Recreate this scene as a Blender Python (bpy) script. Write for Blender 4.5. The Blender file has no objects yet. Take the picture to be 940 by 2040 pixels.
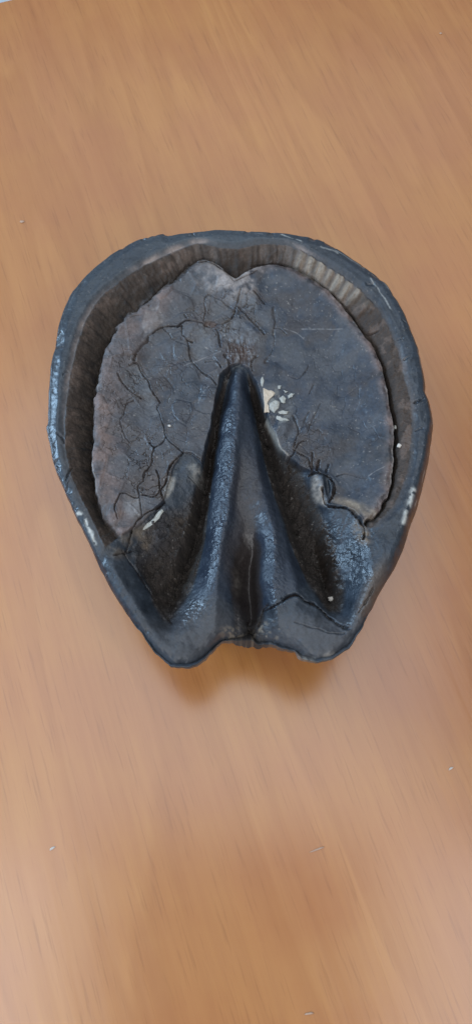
import bpy, bmesh, math, random
import numpy as np
from mathutils import Vector

random.seed(4)
RNG = np.random.default_rng(11)
SC = bpy.context.scene
COL = SC.collection

# ------------------------------------------------------------------ camera, world, lamps, exposure
TILT = math.radians(20.0)          # optical axis leans 20 degrees from straight down
FPX = 1600.0                       # focal length in photograph pixels (photo is 940 x 2040)
HZ = 58.0                          # hoof rim stands 58 mm above the table
DCAM = 250.0                       # camera is 250 mm above the rim
cam_d = bpy.data.cameras.new('camera')
cam = bpy.data.objects.new('camera', cam_d)
COL.objects.link(cam)
cam.location = (0, 0, (HZ + DCAM) / 1000)
cam.rotation_euler = (TILT, 0, 0)
cam_d.sensor_fit = 'VERTICAL'
cam_d.sensor_height = 36.0
cam_d.lens = FPX / 2040 * 36.0
cam_d.clip_start = 0.01
cam_d.clip_end = 50
cam_d.dof.use_dof = True
cam_d.dof.focus_distance = 0.272
cam_d.dof.aperture_fstop = cam_d.lens / 0.6
SC.camera = cam

world = bpy.data.worlds.new('World')
SC.world = world
world.use_nodes = True
bg = world.node_tree.nodes['Background']
bg.inputs['Color'].default_value = (0.74, 0.78, 0.84, 1)
bg.inputs['Strength'].default_value = 0.42


def area_lamp(name, loc, target, sx, sy, radiance, color):
    l = bpy.data.lights.new(name, 'AREA')
    l.shape = 'RECTANGLE'
    l.size, l.size_y = sx, sy
    l.energy = radiance * math.pi * sx * sy
    l.color = color
    o = bpy.data.objects.new(name, l)
    COL.objects.link(o)
    o.location = loc
    o.rotation_euler = (Vector(target) - Vector(loc)).to_track_quat('-Z', 'Y').to_euler()
    return o


area_lamp('ceiling_fill_light', (-0.12, 0.62, 2.1), (-0.12, 0.62, 0), 1.5, 1.4, 1.6, (0.87, 0.95, 1.0))
area_lamp('ceiling_fill_light', (0.0, 2.12, 2.1), (0.0, 2.12, 0), 2.0, 1.5, 0.62, (0.86, 0.95, 1.0))
area_lamp('ceiling_fill_light', (-0.86, -0.85, 1.9), (-0.86, -0.85, 0), 0.95, 1.5, 2.65, (0.95, 0.97, 1.0))  # this lamp and the next: added with a gap the table mirrors dark
area_lamp('ceiling_fill_light', (0.84, -0.85, 2.0), (0.84, -0.85, 0), 0.9, 1.5, 2.2, (0.95, 0.97, 1.0))
area_lamp('ceiling_fill_light', (0.05, -2.3, 1.75), (0, 0.0, 0), 1.7, 1.0, 5.0, (0.95, 0.97, 1.0))  # unseen fill lamp, added to brighten the shadow below the heels
area_lamp('window_light', (-1.48, 0.60, 0.84), (0, 0.1, 0), 0.62, 0.60, 24.0, (0.47, 0.72, 1.0))

SC.view_settings.view_transform = 'Standard'
SC.view_settings.look = 'None'
SC.view_settings.exposure = 0.0
SC.view_settings.gamma = 1.0


# ------------------------------------------------------------------ helpers
def at(px, py, d):
    """plan position (mm, measured from the point below the camera) of what the photo shows at
    pixel (px, py), lying d mm below the hoof rim"""
    a = (np.asarray(px, float) - 470.0) / FPX
    yy = -(np.asarray(py, float) - 1020.0) / FPX
    wy = yy * math.cos(TILT) + math.sin(TILT)
    wz = yy * math.sin(TILT) - math.cos(TILT)
    t = (DCAM + np.asarray(d, float)) / (-wz)
    return np.stack([a * t, wy * t], -1)


MM = 0.171                         # mm per photo pixel on the rim


def curve(pts, d=None):
    p = np.array(pts, float)
    dd = p[:, 2] if p.shape[1] > 2 else d
    return at(p[:, 0], p[:, 1], dd)


def smooth_poly(P, k=4, closed=True):
    n = len(P)
    out = []
    for i in range(n if closed else n - 1):
        if closed:
            p0, p1, p2, p3 = P[i - 1], P[i], P[(i + 1) % n], P[(i + 2) % n]
        else:
            p0, p1, p2, p3 = P[max(i - 1, 0)], P[i], P[i + 1], P[min(i + 2, n - 1)]
        for j in range(k):
            t = j / k
            out.append(0.5 * ((2 * p1) + (-p0 + p2) * t + (2 * p0 - 5 * p1 + 4 * p2 - p3) * t * t
                              + (-p0 + 3 * p1 - 3 * p2 + p3) * t ** 3))
    if not closed:
        out.append(P[-1])
    return np.array(out)


def seg_dist(X, Y, P, closed):
    best = np.full(X.shape, 1e9)
    n = len(P)
    for i in range(n if closed else n - 1):
        a = P[i]
        b = P[(i + 1) % n]
        vx, vy = b - a
        L = vx * vx + vy * vy + 1e-12
        t = np.clip(((X - a[0]) * vx + (Y - a[1]) * vy) / L, 0, 1)
        dx = X - a[0] - t * vx
        dy = Y - a[1] - t * vy
        np.minimum(best, dx * dx + dy * dy, out=best)
    return np.sqrt(best)


def inside(X, Y, P):
    r = np.zeros(X.shape, bool)
    n = len(P)
    for i in range(n):
        x1, y1 = P[i]
        x2, y2 = P[(i + 1) % n]
        if y1 == y2:
            continue
        c = ((y1 > Y) != (y2 > Y)) & (X < (x2 - x1) * (Y - y1) / (y2 - y1) + x1)
        r ^= c
    return r


GX = np.arange(-78, 78.01, 0.4)
GY = np.arange(30, 216.01, 0.4)
GXX, GYY = np.meshgrid(GX, GY)


def bil(G, X, Y):
    fx = np.clip((X - GX[0]) / 0.4, 0, len(GX) - 1.001)
    fy = np.clip((Y - GY[0]) / 0.4, 0, len(GY) - 1.001)
    ix = fx.astype(int)
    iy = fy.astype(int)
    tx = fx - ix
    ty = fy - iy
    return ((G[iy, ix] * (1 - tx) + G[iy, ix + 1] * tx) * (1 - ty)
            + (G[iy + 1, ix] * (1 - tx) + G[iy + 1, ix + 1] * tx) * ty)


def sdf(P):
    """signed distance on the grid, positive inside"""
    d = seg_dist(GXX, GYY, P, True)
    return np.where(inside(GXX, GYY, P), d, -d)


def ss(a, b, x):
    t = np.clip((x - a) / (b - a), 0, 1)
    return t * t * (3 - 2 * t)


PERM = RNG.random((257, 257))


def vnoise(X, Y, seed=0):
    X = X + seed * 17.31
    Y = Y + seed * 9.73
    ix = np.floor(X).astype(int)
    iy = np.floor(Y).astype(int)
    tx = X - ix
    ty = Y - iy
    tx = tx * tx * tx * (tx * (tx * 6 - 15) + 10)
    ty = ty * ty * ty * (ty * (ty * 6 - 15) + 10)
    i0, i1, j0, j1 = ix % 257, (ix + 1) % 257, iy % 257, (iy + 1) % 257
    return ((PERM[j0, i0] * (1 - tx) + PERM[j0, i1] * tx) * (1 - ty)
            + (PERM[j1, i0] * (1 - tx) + PERM[j1, i1] * tx) * ty) * 2 - 1


def fbm(X, Y, size, oct=4, seed=0, gain=0.5):
    r = np.zeros(X.shape)
    a = 1.0
    s = 1.0 / size
    for k in range(oct):
        ca, sa = math.cos(0.6 * k + 0.3), math.sin(0.6 * k + 0.3)
        r += a * vnoise((X * ca - Y * sa) * s, (X * sa + Y * ca) * s, seed + k * 3)
        a *= gain
        s *= 2.03
    return r


JX = RNG.random((257, 257))
JY = RNG.random((257, 257))


def worley(X, Y, size, seed=0):
    """distance to nearest and second nearest jittered point, and a random value of the nearest cell"""
    X = X / size + seed * 31.7
    Y = Y / size + seed * 12.9
    ix = np.floor(X).astype(int)
    iy = np.floor(Y).astype(int)
    f1 = np.full(X.shape, 9.0)
    f2 = np.full(X.shape, 9.0)
    cid = np.zeros(X.shape)
    for oy in (-1, 0, 1):
        for ox in (-1, 0, 1):
            cx = ix + ox
            cy = iy + oy
            a = cx % 257
            b = cy % 257
            d = np.hypot(cx + JX[b, a] - X, cy + JY[b, a] - Y)
            nearer = d < f1
            f2 = np.where(nearer, f1, np.minimum(f2, d))
            cid = np.where(nearer, PERM[b, a], cid)
            f1 = np.where(nearer, d, f1)
    return f1, f2, cid


def mix(a, b, t):
    return a + (b - a) * t


def node(nt, typ, loc=(0, 0), **kw):
    n = nt.nodes.new(typ)
    n.location = loc
    for k, v in kw.items():
        setattr(n, k, v)
    return n


def new_mat(name):
    m = bpy.data.materials.new(name)
    m.use_nodes = True
    nt = m.node_tree
    return m, nt, nt.nodes['Principled BSDF']


def tag(o, label=None, cat=None, group=None, kind=None):
    if label:
        o['label'] = label
    if cat:
        o['category'] = cat
    if group:
        o['group'] = group
    if kind:
        o['kind'] = kind
    return o


def empty(name, loc, rz=0):
    o = bpy.data.objects.new(name, None)
    COL.objects.link(o)
    o.empty_display_size = 0.02
    o.location = loc
    o.rotation_euler = (0, 0, rz)
    return o


def link_bm(name, bm, mat, parent=None, smooth=False):
    me = bpy.data.meshes.new(name)
    bm.to_mesh(me)
    bm.free()
    me.materials.append(mat)
    if smooth:
        me.polygons.foreach_set('use_smooth', np.ones(len(me.polygons), bool))
    o = bpy.data.objects.new(name, me)
    COL.objects.link(o)
    if parent:
        o.parent = parent
    return o


# ------------------------------------------------------------------ materials
def wood_material():
    m, nt, bs = new_mat('varnished_wood')
    L = nt.links.new
    tc = node(nt, 'ShaderNodeTexCoord')

    def stretched(sx, sy, detail, rough, dist=0.0, off=0.0):
        mp = node(nt, 'ShaderNodeMapping')
        mp.inputs['Scale'].default_value = (sx, sy, 1)
        mp.inputs['Location'].default_value = (off, off * 0.7, off * 1.3)
        L(tc.outputs['Object'], mp.inputs['Vector'])
        n = node(nt, 'ShaderNodeTexNoise')
        n.inputs['Scale'].default_value = 1.0
        n.inputs['Detail'].default_value = detail
        n.inputs['Roughness'].default_value = rough
        n.inputs['Distortion'].default_value = dist
        L(mp.outputs['Vector'], n.inputs['Vector'])
        return n

    def ramp(src, stops):
        r = node(nt, 'ShaderNodeValToRGB')
        e = r.color_ramp.elements
        while len(e) < len(stops):
            e.new(0.5)
        for el, (p, c) in zip(e, stops):
            el.position = p
            el.color = (*c, 1)
        L(src, r.inputs['Fac'])
        return r

    def mixc(a, b, fac, mode='MIX'):
        x = node(nt, 'ShaderNodeMix', data_type='RGBA', blend_type=mode)
        if isinstance(fac, float):
            x.inputs[0].default_value = fac
        else:
            L(fac, x.inputs[0])
        L(a, x.inputs[6])
        if isinstance(b, tuple):
            x.inputs[7].default_value = (*b, 1)
        else:
            L(b, x.inputs[7])
        return x.outputs[2]

    # cathedral figure: growth ring bands bent by a slow noise and drawn out along the grain
    figure = stretched(13, 1.6, 3, 0.5, 0.4)
    bands = node(nt, 'ShaderNodeMath', operation='MULTIPLY')
    L(figure.outputs['Fac'], bands.inputs[0])
    bands.inputs[1].default_value = 10.0
    saw = node(nt, 'ShaderNodeMath', operation='FRACT')
    L(bands.outputs[0], saw.inputs[0])
    base = ramp(saw.outputs[0], [(0.0, (0.372, 0.141, 0.035)), (0.14, (0.408, 0.163, 0.044)),
                                 (0.6, (0.392, 0.152, 0.040)), (1.0, (0.376, 0.143, 0.036))])
    slow = stretched(9, 1.6, 2, 0.5, 0.2, 3.1)
    tone = ramp(slow.outputs['Fac'], [(0.3, (0.96, 0.94, 0.94)), (0.7, (1.03, 1.04, 1.05))])
    c = mixc(base.outputs['Color'], tone.outputs['Color'], 1.0, 'MULTIPLY')
    streak = stretched(150, 6, 3, 0.6, 0.25, 7.7)
    st = ramp(streak.outputs['Fac'], [(0.30, (0.93, 0.90, 0.90)), (0.50, (1, 1, 1)), (0.62, (1.02, 1.04, 1.04)), (0.70, (1.12, 1.20, 1.18))])
    c = mixc(c, st.outputs['Color'], 0.42, 'MULTIPLY')
    pores = stretched(1000, 45, 3, 0.6, 0.0, 1.9)
    po = ramp(pores.outputs['Fac'], [(0.30, (0.70, 0.64, 0.58)), (0.43, (1, 1, 1))])
    c = mixc(c, po.outputs['Color'], 0.55, 'MULTIPLY')
    fleck = stretched(420, 22, 2, 0.5, 0.2, 5.3)
    fl = ramp(fleck.outputs['Fac'], [(0.32, (0.91, 0.88, 0.87)), (0.5, (1, 1, 1)), (0.68, (1.06, 1.09, 1.10))])
    c = mixc(c, fl.outputs['Color'], 0.45, 'MULTIPLY')
    blotch = node(nt, 'ShaderNodeTexNoise')
    blotch.inputs['Scale'].default_value = 26
    blotch.inputs['Detail'].default_value = 4
    L(tc.outputs['Object'], blotch.inputs['Vector'])
    bl = ramp(blotch.outputs['Fac'], [(0.36, (0.95, 0.89, 0.93)), (0.64, (1.03, 1.07, 1.02))])
    c = mixc(c, bl.outputs['Color'], 0.8, 'MULTIPLY')
    L(c, bs.inputs['Base Color'])
    rr = node(nt, 'ShaderNodeMapRange')
    L(blotch.outputs['Fac'], rr.inputs['Value'])
    rr.inputs['To Min'].default_value = 0.16
    rr.inputs['To Max'].default_value = 0.25
    L(rr.outputs['Result'], bs.inputs['Roughness'])
    bs.inputs['IOR'].default_value = 1.90
    bp = node(nt, 'ShaderNodeBump')
    bp.inputs['Strength'].default_value = 0.10
    bp.inputs['Distance'].default_value = 0.0004
    L(streak.outputs['Fac'], bp.inputs['Height'])
    L(bp.outputs['Normal'], bs.inputs['Normal'])
    return m


def horn_material():
    m, nt, bs = new_mat('hoof_horn')
    L = nt.links.new
    col = node(nt, 'ShaderNodeAttribute', attribute_name='horn_colour')
    prop = node(nt, 'ShaderNodeAttribute', attribute_name='horn_finish')
    tc = node(nt, 'ShaderNodeTexCoord')
    sep = node(nt, 'ShaderNodeSeparateColor')
    L(prop.outputs['Color'], sep.inputs['Color'])
    grain = node(nt, 'ShaderNodeTexNoise')
    grain.inputs['Scale'].default_value = 900
    grain.inputs['Detail'].default_value = 5
    grain.inputs['Roughness'].default_value = 0.7
    L(tc.outputs['Object'], grain.inputs['Vector'])
    mot = node(nt, 'ShaderNodeValToRGB')
    mot.color_ramp.elements[0].position = 0.3
    mot.color_ramp.elements[0].color = (0.72, 0.72, 0.72, 1)
    mot.color_ramp.elements[1].position = 0.72
    mot.color_ramp.elements[1].color = (1.3, 1.28, 1.26, 1)
    L(grain.outputs['Fac'], mot.inputs['Fac'])
    mx = node(nt, 'ShaderNodeMix', data_type='RGBA', blend_type='MULTIPLY')
    mx.inputs[0].default_value = 1.0
    L(col.outputs['Color'], mx.inputs[6])
    L(mot.outputs['Color'], mx.inputs[7])
    L(mx.outputs[2], bs.inputs['Base Color'])
    rg = node(nt, 'ShaderNodeMath', operation='MULTIPLY_ADD')
    L(grain.outputs['Fac'], rg.inputs[0])
    rg.inputs[1].default_value = 0.22
    add = node(nt, 'ShaderNodeMath', operation='SUBTRACT')
    L(sep.outputs['Red'], add.inputs[0])
    add.inputs[1].default_value = 0.11
    L(add.outputs[0], rg.inputs[2])
    L(rg.outputs[0], bs.inputs['Roughness'])
    bs.inputs['IOR'].default_value = 1.48
    pit = node(nt, 'ShaderNodeTexNoise')
    pit.inputs['Scale'].default_value = 1500
    pit.inputs['Detail'].default_value = 3
    L(tc.outputs['Object'], pit.inputs['Vector'])
    bp = node(nt, 'ShaderNodeBump')
    bp.inputs['Distance'].default_value = 0.0005
    L(pit.outputs['Fac'], bp.inputs['Height'])
    L(sep.outputs['Green'], bp.inputs['Strength'])
    L(bp.outputs['Normal'], bs.inputs['Normal'])
    return m


def plain_material(name, c, rough, noise_scale=600, amt=0.25, bump=0.2):
    m, nt, bs = new_mat(name)
    L = nt.links.new
    tc = node(nt, 'ShaderNodeTexCoord')
    n = node(nt, 'ShaderNodeTexNoise')
    n.inputs['Scale'].default_value = noise_scale
    n.inputs['Detail'].default_value = 4
    L(tc.outputs['Object'], n.inputs['Vector'])
    r = node(nt, 'ShaderNodeValToRGB')
    r.color_ramp.elements[0].color = (*[v * (1 - amt) for v in c], 1)
    r.color_ramp.elements[1].color = (*[min(1, v * (1 + amt)) for v in c], 1)
    L(n.outputs['Fac'], r.inputs['Fac'])
    L(r.outputs['Color'], bs.inputs['Base Color'])
    bs.inputs['Roughness'].default_value = rough
    bp = node(nt, 'ShaderNodeBump')
    bp.inputs['Strength'].default_value = bump
    bp.inputs['Distance'].default_value = 0.0005
    L(n.outputs['Fac'], bp.inputs['Height'])
    L(bp.outputs['Normal'], bs.inputs['Normal'])
    return m


M_WOOD = wood_material()
M_HORN = horn_material()
M_FLOOR = plain_material('pale_floor', (0.52, 0.60, 0.68), 0.4, 6, 0.08, 0.05)
M_CHALK = plain_material('pale_horn_flake', (0.34, 0.345, 0.32), 0.6, 900, 0.35, 0.4)
M_CREAM = plain_material('cream_horn_flake', (0.48, 0.40, 0.31), 0.6, 900, 0.25, 0.4)
M_DUST = plain_material('white_dust', (0.52, 0.49, 0.45), 0.8)
M_LINT = plain_material('grey_lint', (0.44, 0.30, 0.22), 0.9)

# ------------------------------------------------------------------ the setting: floor and table
bm = bmesh.new()
fz = -0.74
for x, y in ((-6, -6), (6, -6), (6, 6), (-6, 6)):
    bm.verts.new((x, y, fz))
bm.faces.new(bm.verts)
tag(link_bm('floor', bm, M_FLOOR), kind='structure')

GA = math.radians(19.3)            # the grain leans left going away
table = empty('table', (0, 0, -0.74), GA)
tag(table, 'orange brown varnished wooden table under the hoof', 'table')


def box_bm(x0, x1, y0, y1, z0, z1, bev=0.0):
    b = bmesh.new()
    bmesh.ops.create_cube(b, size=1)
    for v in b.verts:
        v.co = ((x0 + x1) / 2 + v.co.x * (x1 - x0), (y0 + y1) / 2 + v.co.y * (y1 - y0), (z0 + z1) / 2 + v.co.z * (z1 - z0))
    if bev:
        bmesh.ops.bevel(b, geom=list(b.edges), offset=bev, segments=3, affect='EDGES', profile=0.5)
    return b


TX0, TX1, TY0, TY1 = -0.42, 0.48, -1.02, 0.4192
top = link_bm('table_top', box_bm(TX0, TX1, TY0, TY1, 0.712, 0.74, 0.0012), M_WOOD, table)
for x0, x1, y0, y1 in ((TX0 + .07, TX1 - .07, TY0 + .05, TY0 + .07), (TX0 + .07, TX1 - .07, TY1 - .07, TY1 - .05),
                       (TX0 + .05, TX0 + .07, TY0 + .07, TY1 - .07), (TX1 - .07, TX1 - .05, TY0 + .07, TY1 - .07)):
    link_bm('apron', box_bm(x0, x1, y0, y1, 0.63, 0.711, 0.002), M_WOOD, table)
for x in (TX0 + .03, TX1 - .08):
    for y in (TY0 + .03, TY1 - .08):
        link_bm('leg', box_bm(x - .012, x + .062, y - .012, y + .062, 0.001, 0.709, 0.004), M_WOOD, table)

# ------------------------------------------------------------------ the hoof: traced curves
# outer edge of the hoof, clockwise from the toe: pixel x, y, mm below the rim crest
OUT = [(440, 462, 3), (500, 464, 3), (560, 467, 3), (610, 475, 3), (655, 490, 3.2), (700, 518, 3.4), (735, 546, 5),
       (768, 580, 7), (790, 620, 9), (810, 668, 11), (826, 715, 12), (836, 755, 12), (842, 785, 12), (842, 802, 12),
       (850, 826, 13), (855, 868, 15), (851, 912, 15), (842, 960, 15), (829, 1010, 14), (812, 1060, 13), (796, 1110, 11),
       (775, 1150, 7), (750, 1192, 7), (724, 1245, 5), (702, 1280, 5), (675, 1306, 5), (640, 1318, 5), (604, 1313, 5.5),
       (592, 1303, 6), (586, 1296, 7), (552, 1287, 8), (526, 1282, 11), (514, 1284, 12), (497, 1276, 12), (472, 1276, 11), (441, 1280, 10),
       (420, 1300, 7), (399, 1319, 6), (370, 1330, 5), (341, 1326, 5), (320, 1311, 5), (299, 1284, 4.5), (270, 1248, 4.5),
       (240, 1204, 5), (210, 1151, 4.5), (185, 1100, 4), (161, 1050, 4), (140, 1002, 4), (118, 952, 4), (103, 906, 4),
       (96, 868, 4), (93, 855, 4), (97, 845, 4), (98, 800, 4), (101, 752, 4), (106, 715, 4), (111, 700, 4), (119, 651, 4),
       (136, 604, 4), (161, 569, 4), (190, 540, 4), (225, 511, 3.6), (268, 487, 3.4), (306, 475, 3.2), (324, 469.5, 3),
       (331, 469.5, 3), (336, 474, 3), (380, 466.5, 3)]
# inner edge of the wall crest, where the groove starts
RIMIN = [(470, 493), (513, 485), (568, 487), (606, 502), (640, 523), (683, 551), (725, 585), (759, 623), (781, 670),
         (796, 712), (806, 754), (816, 790), (820, 840), (817, 900), (806, 955), (788, 1000), (762, 1030), (742, 1052),
         (735, 1080), (722, 1140), (690, 1240), (600, 1260), (400, 1260), (330, 1250), (270, 1170), (232, 1120), (206, 1085), (186, 1043), (172, 1015),
         (158, 985), (140, 941), (129, 882), (132, 805), (144, 728), (161, 661), (180, 619), (208, 583), (250, 551),
         (293, 525), (344, 500), (391, 483), (430, 490)]
# outer edge of the sole
SOLE = [(468, 546), (480, 541), (504, 530), (542, 523), (581, 531), (615, 549), (653, 575), (678, 602), (704, 634),
        (725, 664), (745, 690), (757, 715), (766, 745), (776, 797), (785, 848), (786, 903), (780, 958), (767, 1001),
        (744, 1033), (727, 1040), (720, 1080), (690, 1200), (600, 1230), (400, 1230), (300, 1150), (240, 1072),
        (214, 1042), (199, 1012), (187, 958), (182, 899), (185, 826), (194, 746), (204, 704), (225, 659), (250, 624),
        (288, 597), (322, 568), (357, 545), (382, 523), (404, 515), (433, 525), (457, 539)]
# frog, grooves beside it, bars and heels
HEEL = [(478, 722), (496, 735), (510, 760), (523, 800), (540, 850), (564, 905), (598, 930), (622, 940), (652, 945),
        (667, 968), (655, 1000), (690, 1012), (716, 1040), (730, 1062), (800, 1060), (900, 1200), (800, 1400), (480, 1420),
        (200, 1400), (100, 1150), (205, 1105), (236, 1080), (268, 1056), (310, 1018), (330, 985), (347, 930), (365, 903), (384, 905),
        (402, 922), (418, 850), (430, 790), (440, 745), (460, 730)]
FROG = [(480, 736), (490, 742), (502, 790), (514, 850), (532, 930), (548, 990), (570, 1060), (596, 1120), (612, 1165),
        (590, 1182), (560, 1195), (530, 1210), (508, 1228), (490, 1232), (470, 1210), (420, 1195), (382, 1200),
        (400, 1110), (410, 1060), (417, 1000), (426, 920), (434, 865), (443, 800), (458, 745)]
BULB_L = [(318, 1255), (345, 1247), (382, 1200), (420, 1195), (470, 1210), (492, 1235), (494, 1320), (400, 1350), (325, 1345), (295, 1300)]
BULB_R = [(500, 1235), (530, 1210), (560, 1195), (590, 1182), (612, 1190), (640, 1215), (690, 1250), (722, 1262), (700, 1340), (560, 1340), (496, 1320)]
BAR_L = [(365, 903), (384, 905), (402, 924), (396, 970), (378, 1020), (350, 1100), (336, 1180), (335, 1225), (300, 1175), (252, 1112), (268, 1058), (310, 1018), (330, 985), (347, 930)]
BAR_R = [(598, 930), (622, 938), (652, 943), (668, 968), (657, 1000), (690, 1010), (716, 1040), (730, 1062), (738, 1085), (728, 1150), (704, 1225), (684, 1236), (664, 1160), (640, 1080), (618, 1020), (602, 975)]

P_OUT = curve(OUT)
OUTD = np.array([p[2] for p in OUT], float)
P_G = smooth_poly(curve(RIMIN, 0.8))
P_S = smooth_poly(curve(SOLE, 3.2))
P_H = curve(HEEL, 6.5)
P_F = smooth_poly(curve(FROG, 8), 3)
SD_G, SD_S, SD_H, SD_F = sdf(P_G), sdf(P_S), sdf(P_H), sdf(P_F)
SD_BUL, SD_BUR = sdf(curve(BULB_L, 7)), sdf(curve(BULB_R, 7))
SD_BAL, SD_BAR = sdf(curve(BAR_L, 9)), sdf(curve(BAR_R, 8))

# heights through the frog, grooves, bars and heels. Each row crosses the hoof at one photo height y and lists the same
# features from left to right as (x, mm below the rim); rows are blended into one another
ROWS_A = [
    (700, [(360, 6.4), (390, 6.3), (420, 6.2), (436, 6.3), (456, 6.6), (464, 6.6), (470, 6.6), (478, 6.6), (486, 6.6), (494, 6.6), (500, 6.6), (510, 6.4), (530, 6.2), (545, 6.2), (575, 6.2), (605, 6.2)]),
    (722, [(360, 6.4), (390, 6.3), (420, 6.3), (442, 6.6), (458, 7.6), (466, 7.9), (472, 7.9), (478, 7.8), (484, 7.9), (490, 7.9), (494, 7.9), (500, 7.6), (514, 6.7), (540, 6.3), (575, 6.3), (605, 6.3)]),
    (750, [(360, 6.4), (390, 6.4), (422, 6.4), (440, 7.0), (450, 10.5), (459, 10), (465, 8.6), (476, 7.2), (480, 7.6), (485, 8.8), (491, 10.5), (501, 11), (510, 7.0), (535, 6.4), (570, 6.4), (600, 6.4)]),
    (800, [(350, 6.4), (380, 6.4), (410, 6.4), (427, 7.0), (435, 14), (445, 13), (451, 8.4), (474, 6.0), (481, 6.8), (491, 9.2), (501, 15), (513, 15.5), (522, 7.6), (542, 6.5), (575, 6.5), (605, 6.5)]),
    (850, [(340, 6.5), (370, 6.5), (400, 6.5), (418, 7.0), (427, 14.5), (435, 13.5), (440, 8.2), (471, 5.2), (480, 6.6), (500, 9.0), (512, 15), (525, 16), (535, 8.6), (556, 7.0), (590, 6.8), (620, 6.6)]),
    (900, [(330, 6.8), (358, 6.8), (386, 7.2), (408, 7.6), (419, 15), (427, 14), (432, 8.2), (468, 4.8), (478, 6.8), (508, 7.8), (523, 14), (538, 17), (552, 11), (578, 9.0), (606, 7.6), (630, 7.0)]),
    (950, [(330, 7.6), (350, 6.6), (372, 7.2), (394, 8.6), (409, 16), (418, 14), (424, 8.2), (463, 4.4), (474, 7.0), (520, 6.8), (536, 12), (552, 17), (574, 14), (600, 11), (624, 7.0), (648, 5.6)]),
    (1000, [(322, 7.8), (342, 7.2), (360, 9), (386, 10.5), (402, 17.5), (412, 15), (418, 8.2), (457, 4.2), (470, 7.2), (528, 6.0), (550, 10.5), (568, 17.5), (594, 15.5), (618, 12), (640, 7.5), (658, 6.2)]),
]
ROWS_B = [
    (1000, [(270, 6), (322, 7.8), (342, 7.2), (360, 9), (386, 10.5), (402, 17.5), (412, 15), (418, 8.2), (457, 4.2), (470, 7.2), (484, 7.4), (500, 7.0), (512, 6.4), (528, 6.0), (550, 10.5), (568, 17.5), (594, 15.5), (618, 12), (640, 7.5), (658, 6.2), (700, 5), (760, 4)]),
    (1050, [(240, 4), (278, 6.6), (310, 8), (350, 10.5), (378, 12), (395, 18.5), (405, 15), (413, 8.4), (450, 4.1), (466, 7.0), (488, 9.4), (508, 9.2), (520, 7.0), (542, 4.7), (562, 8), (584, 17.5), (612, 16), (640, 11.5), (664, 8.5), (684, 6.4), (714, 3.6), (780, 1)]),
    (1090, [(205, 1.2), (236, 3.2), (266, 7.5), (310, 9.8), (360, 12.2), (386, 18.5), (400, 13.5), (411, 8.0), (445, 4.0), (462, 7.2), (484, 11.5), (504, 13), (524, 7.2), (546, 4.3), (572, 7), (600, 17.5), (628, 17), (652, 12), (674, 9), (698, 6.2), (736, 1.2), (775, .4)]),
    (1130, [(195, .6), (226, 1), (252, 4), (290, 11), (340, 13.5), (373, 18.5), (391, 12.5), (405, 8), (438, 4.0), (456, 7), (478, 13), (500, 16), (522, 7.4), (545, 4.1), (584, 5.8), (616, 16), (642, 17.5), (662, 12), (680, 9.2), (704, 5.8), (738, 1), (762, .5)]),
    (1165, [(216, .8), (248, 1.4), (276, 6), (304, 12.5), (335, 14.5), (358, 17.5), (376, 12), (392, 8), (432, 4.2), (454, 7), (477, 13.5), (500, 17), (522, 7.4), (543, 4.0), (592, 4.6), (626, 12), (648, 17), (670, 12.5), (684, 10), (704, 6), (730, 1.4), (748, 1)]),
    (1200, [(236, 1), (272, 2.2), (298, 8), (316, 13), (332, 15), (346, 16), (360, 11), (376, 7.8), (430, 4.6), (456, 8), (480, 14.5), (500, 17.5), (526, 7.6), (546, 4.8), (592, 4.8), (634, 7.5), (658, 15), (676, 12.5), (686, 9), (702, 5.4), (720, 2.2), (736, 1.6)]),
    (1230, [(258, 1.6), (292, 3.4), (312, 7.5), (324, 10), (334, 11.5), (342, 11.5), (354, 9), (370, 6.8), (430, 4.8), (460, 8.5), (482, 14), (498, 17), (526, 9), (552, 5.4), (594, 4.6), (630, 5), (660, 7.5), (676, 8), (688, 6.6), (700, 4.6), (712, 3.2), (724, 2.6)]),
    (1260, [(280, 2.6), (304, 4), (316, 5), (326, 5.6), (334, 5.8), (342, 5.8), (354, 5.4), (372, 5.0), (430, 5.6), (464, 9), (484, 13.5), (498, 16), (522, 11), (556, 6.4), (596, 5.0), (628, 4.4), (656, 4.4), (672, 4.6), (684, 4.4), (694, 4.2), (704, 4), (716, 4)]),
    (1295, [(300, 4), (316, 4.2), (326, 4.4), (334, 4.5), (340, 4.6), (346, 4.6), (358, 4.7), (376, 5), (428, 7), (464, 11), (484, 14), (498, 16), (520, 12), (556, 8), (596, 5.8), (626, 5), (650, 4.8), (664, 4.8), (676, 4.9), (686, 5), (694, 5), (704, 5)]),
    (1340, [(290, 5), (310, 5), (322, 5), (332, 5), (340, 5.2), (348, 5.2), (360, 5.4), (378, 6), (428, 8), (464, 12), (484, 15), (498, 17), (520, 13), (556, 9), (596, 6.6), (626, 5.8), (652, 5.6), (668, 5.6), (682, 5.6), (694, 5.6), (706, 5.6), (720, 5.6)]),
]


def convex(rows, e, c):
    """round the flank between frog edge e and crest c"""
    out = []
    for y, r in rows:
        r = list(r)
        (xe, de), (xc, dc) = r[e], r[c]
        f = min(1.0, max(0.0, (y - 740) / 60)) * min(1.0, max(0.0, (1215 - y) / 40))
        r[e] = (xe, de + 0.7 * f)
        r.insert(c, (xe * 0.55 + xc * 0.45, de * 0.38 + dc * 0.62))
        out.append((y, r))
    return out


ROWS_A = convex(ROWS_A, 6, 7)
ROWS_B = convex(ROWS_B, 7, 8)


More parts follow.
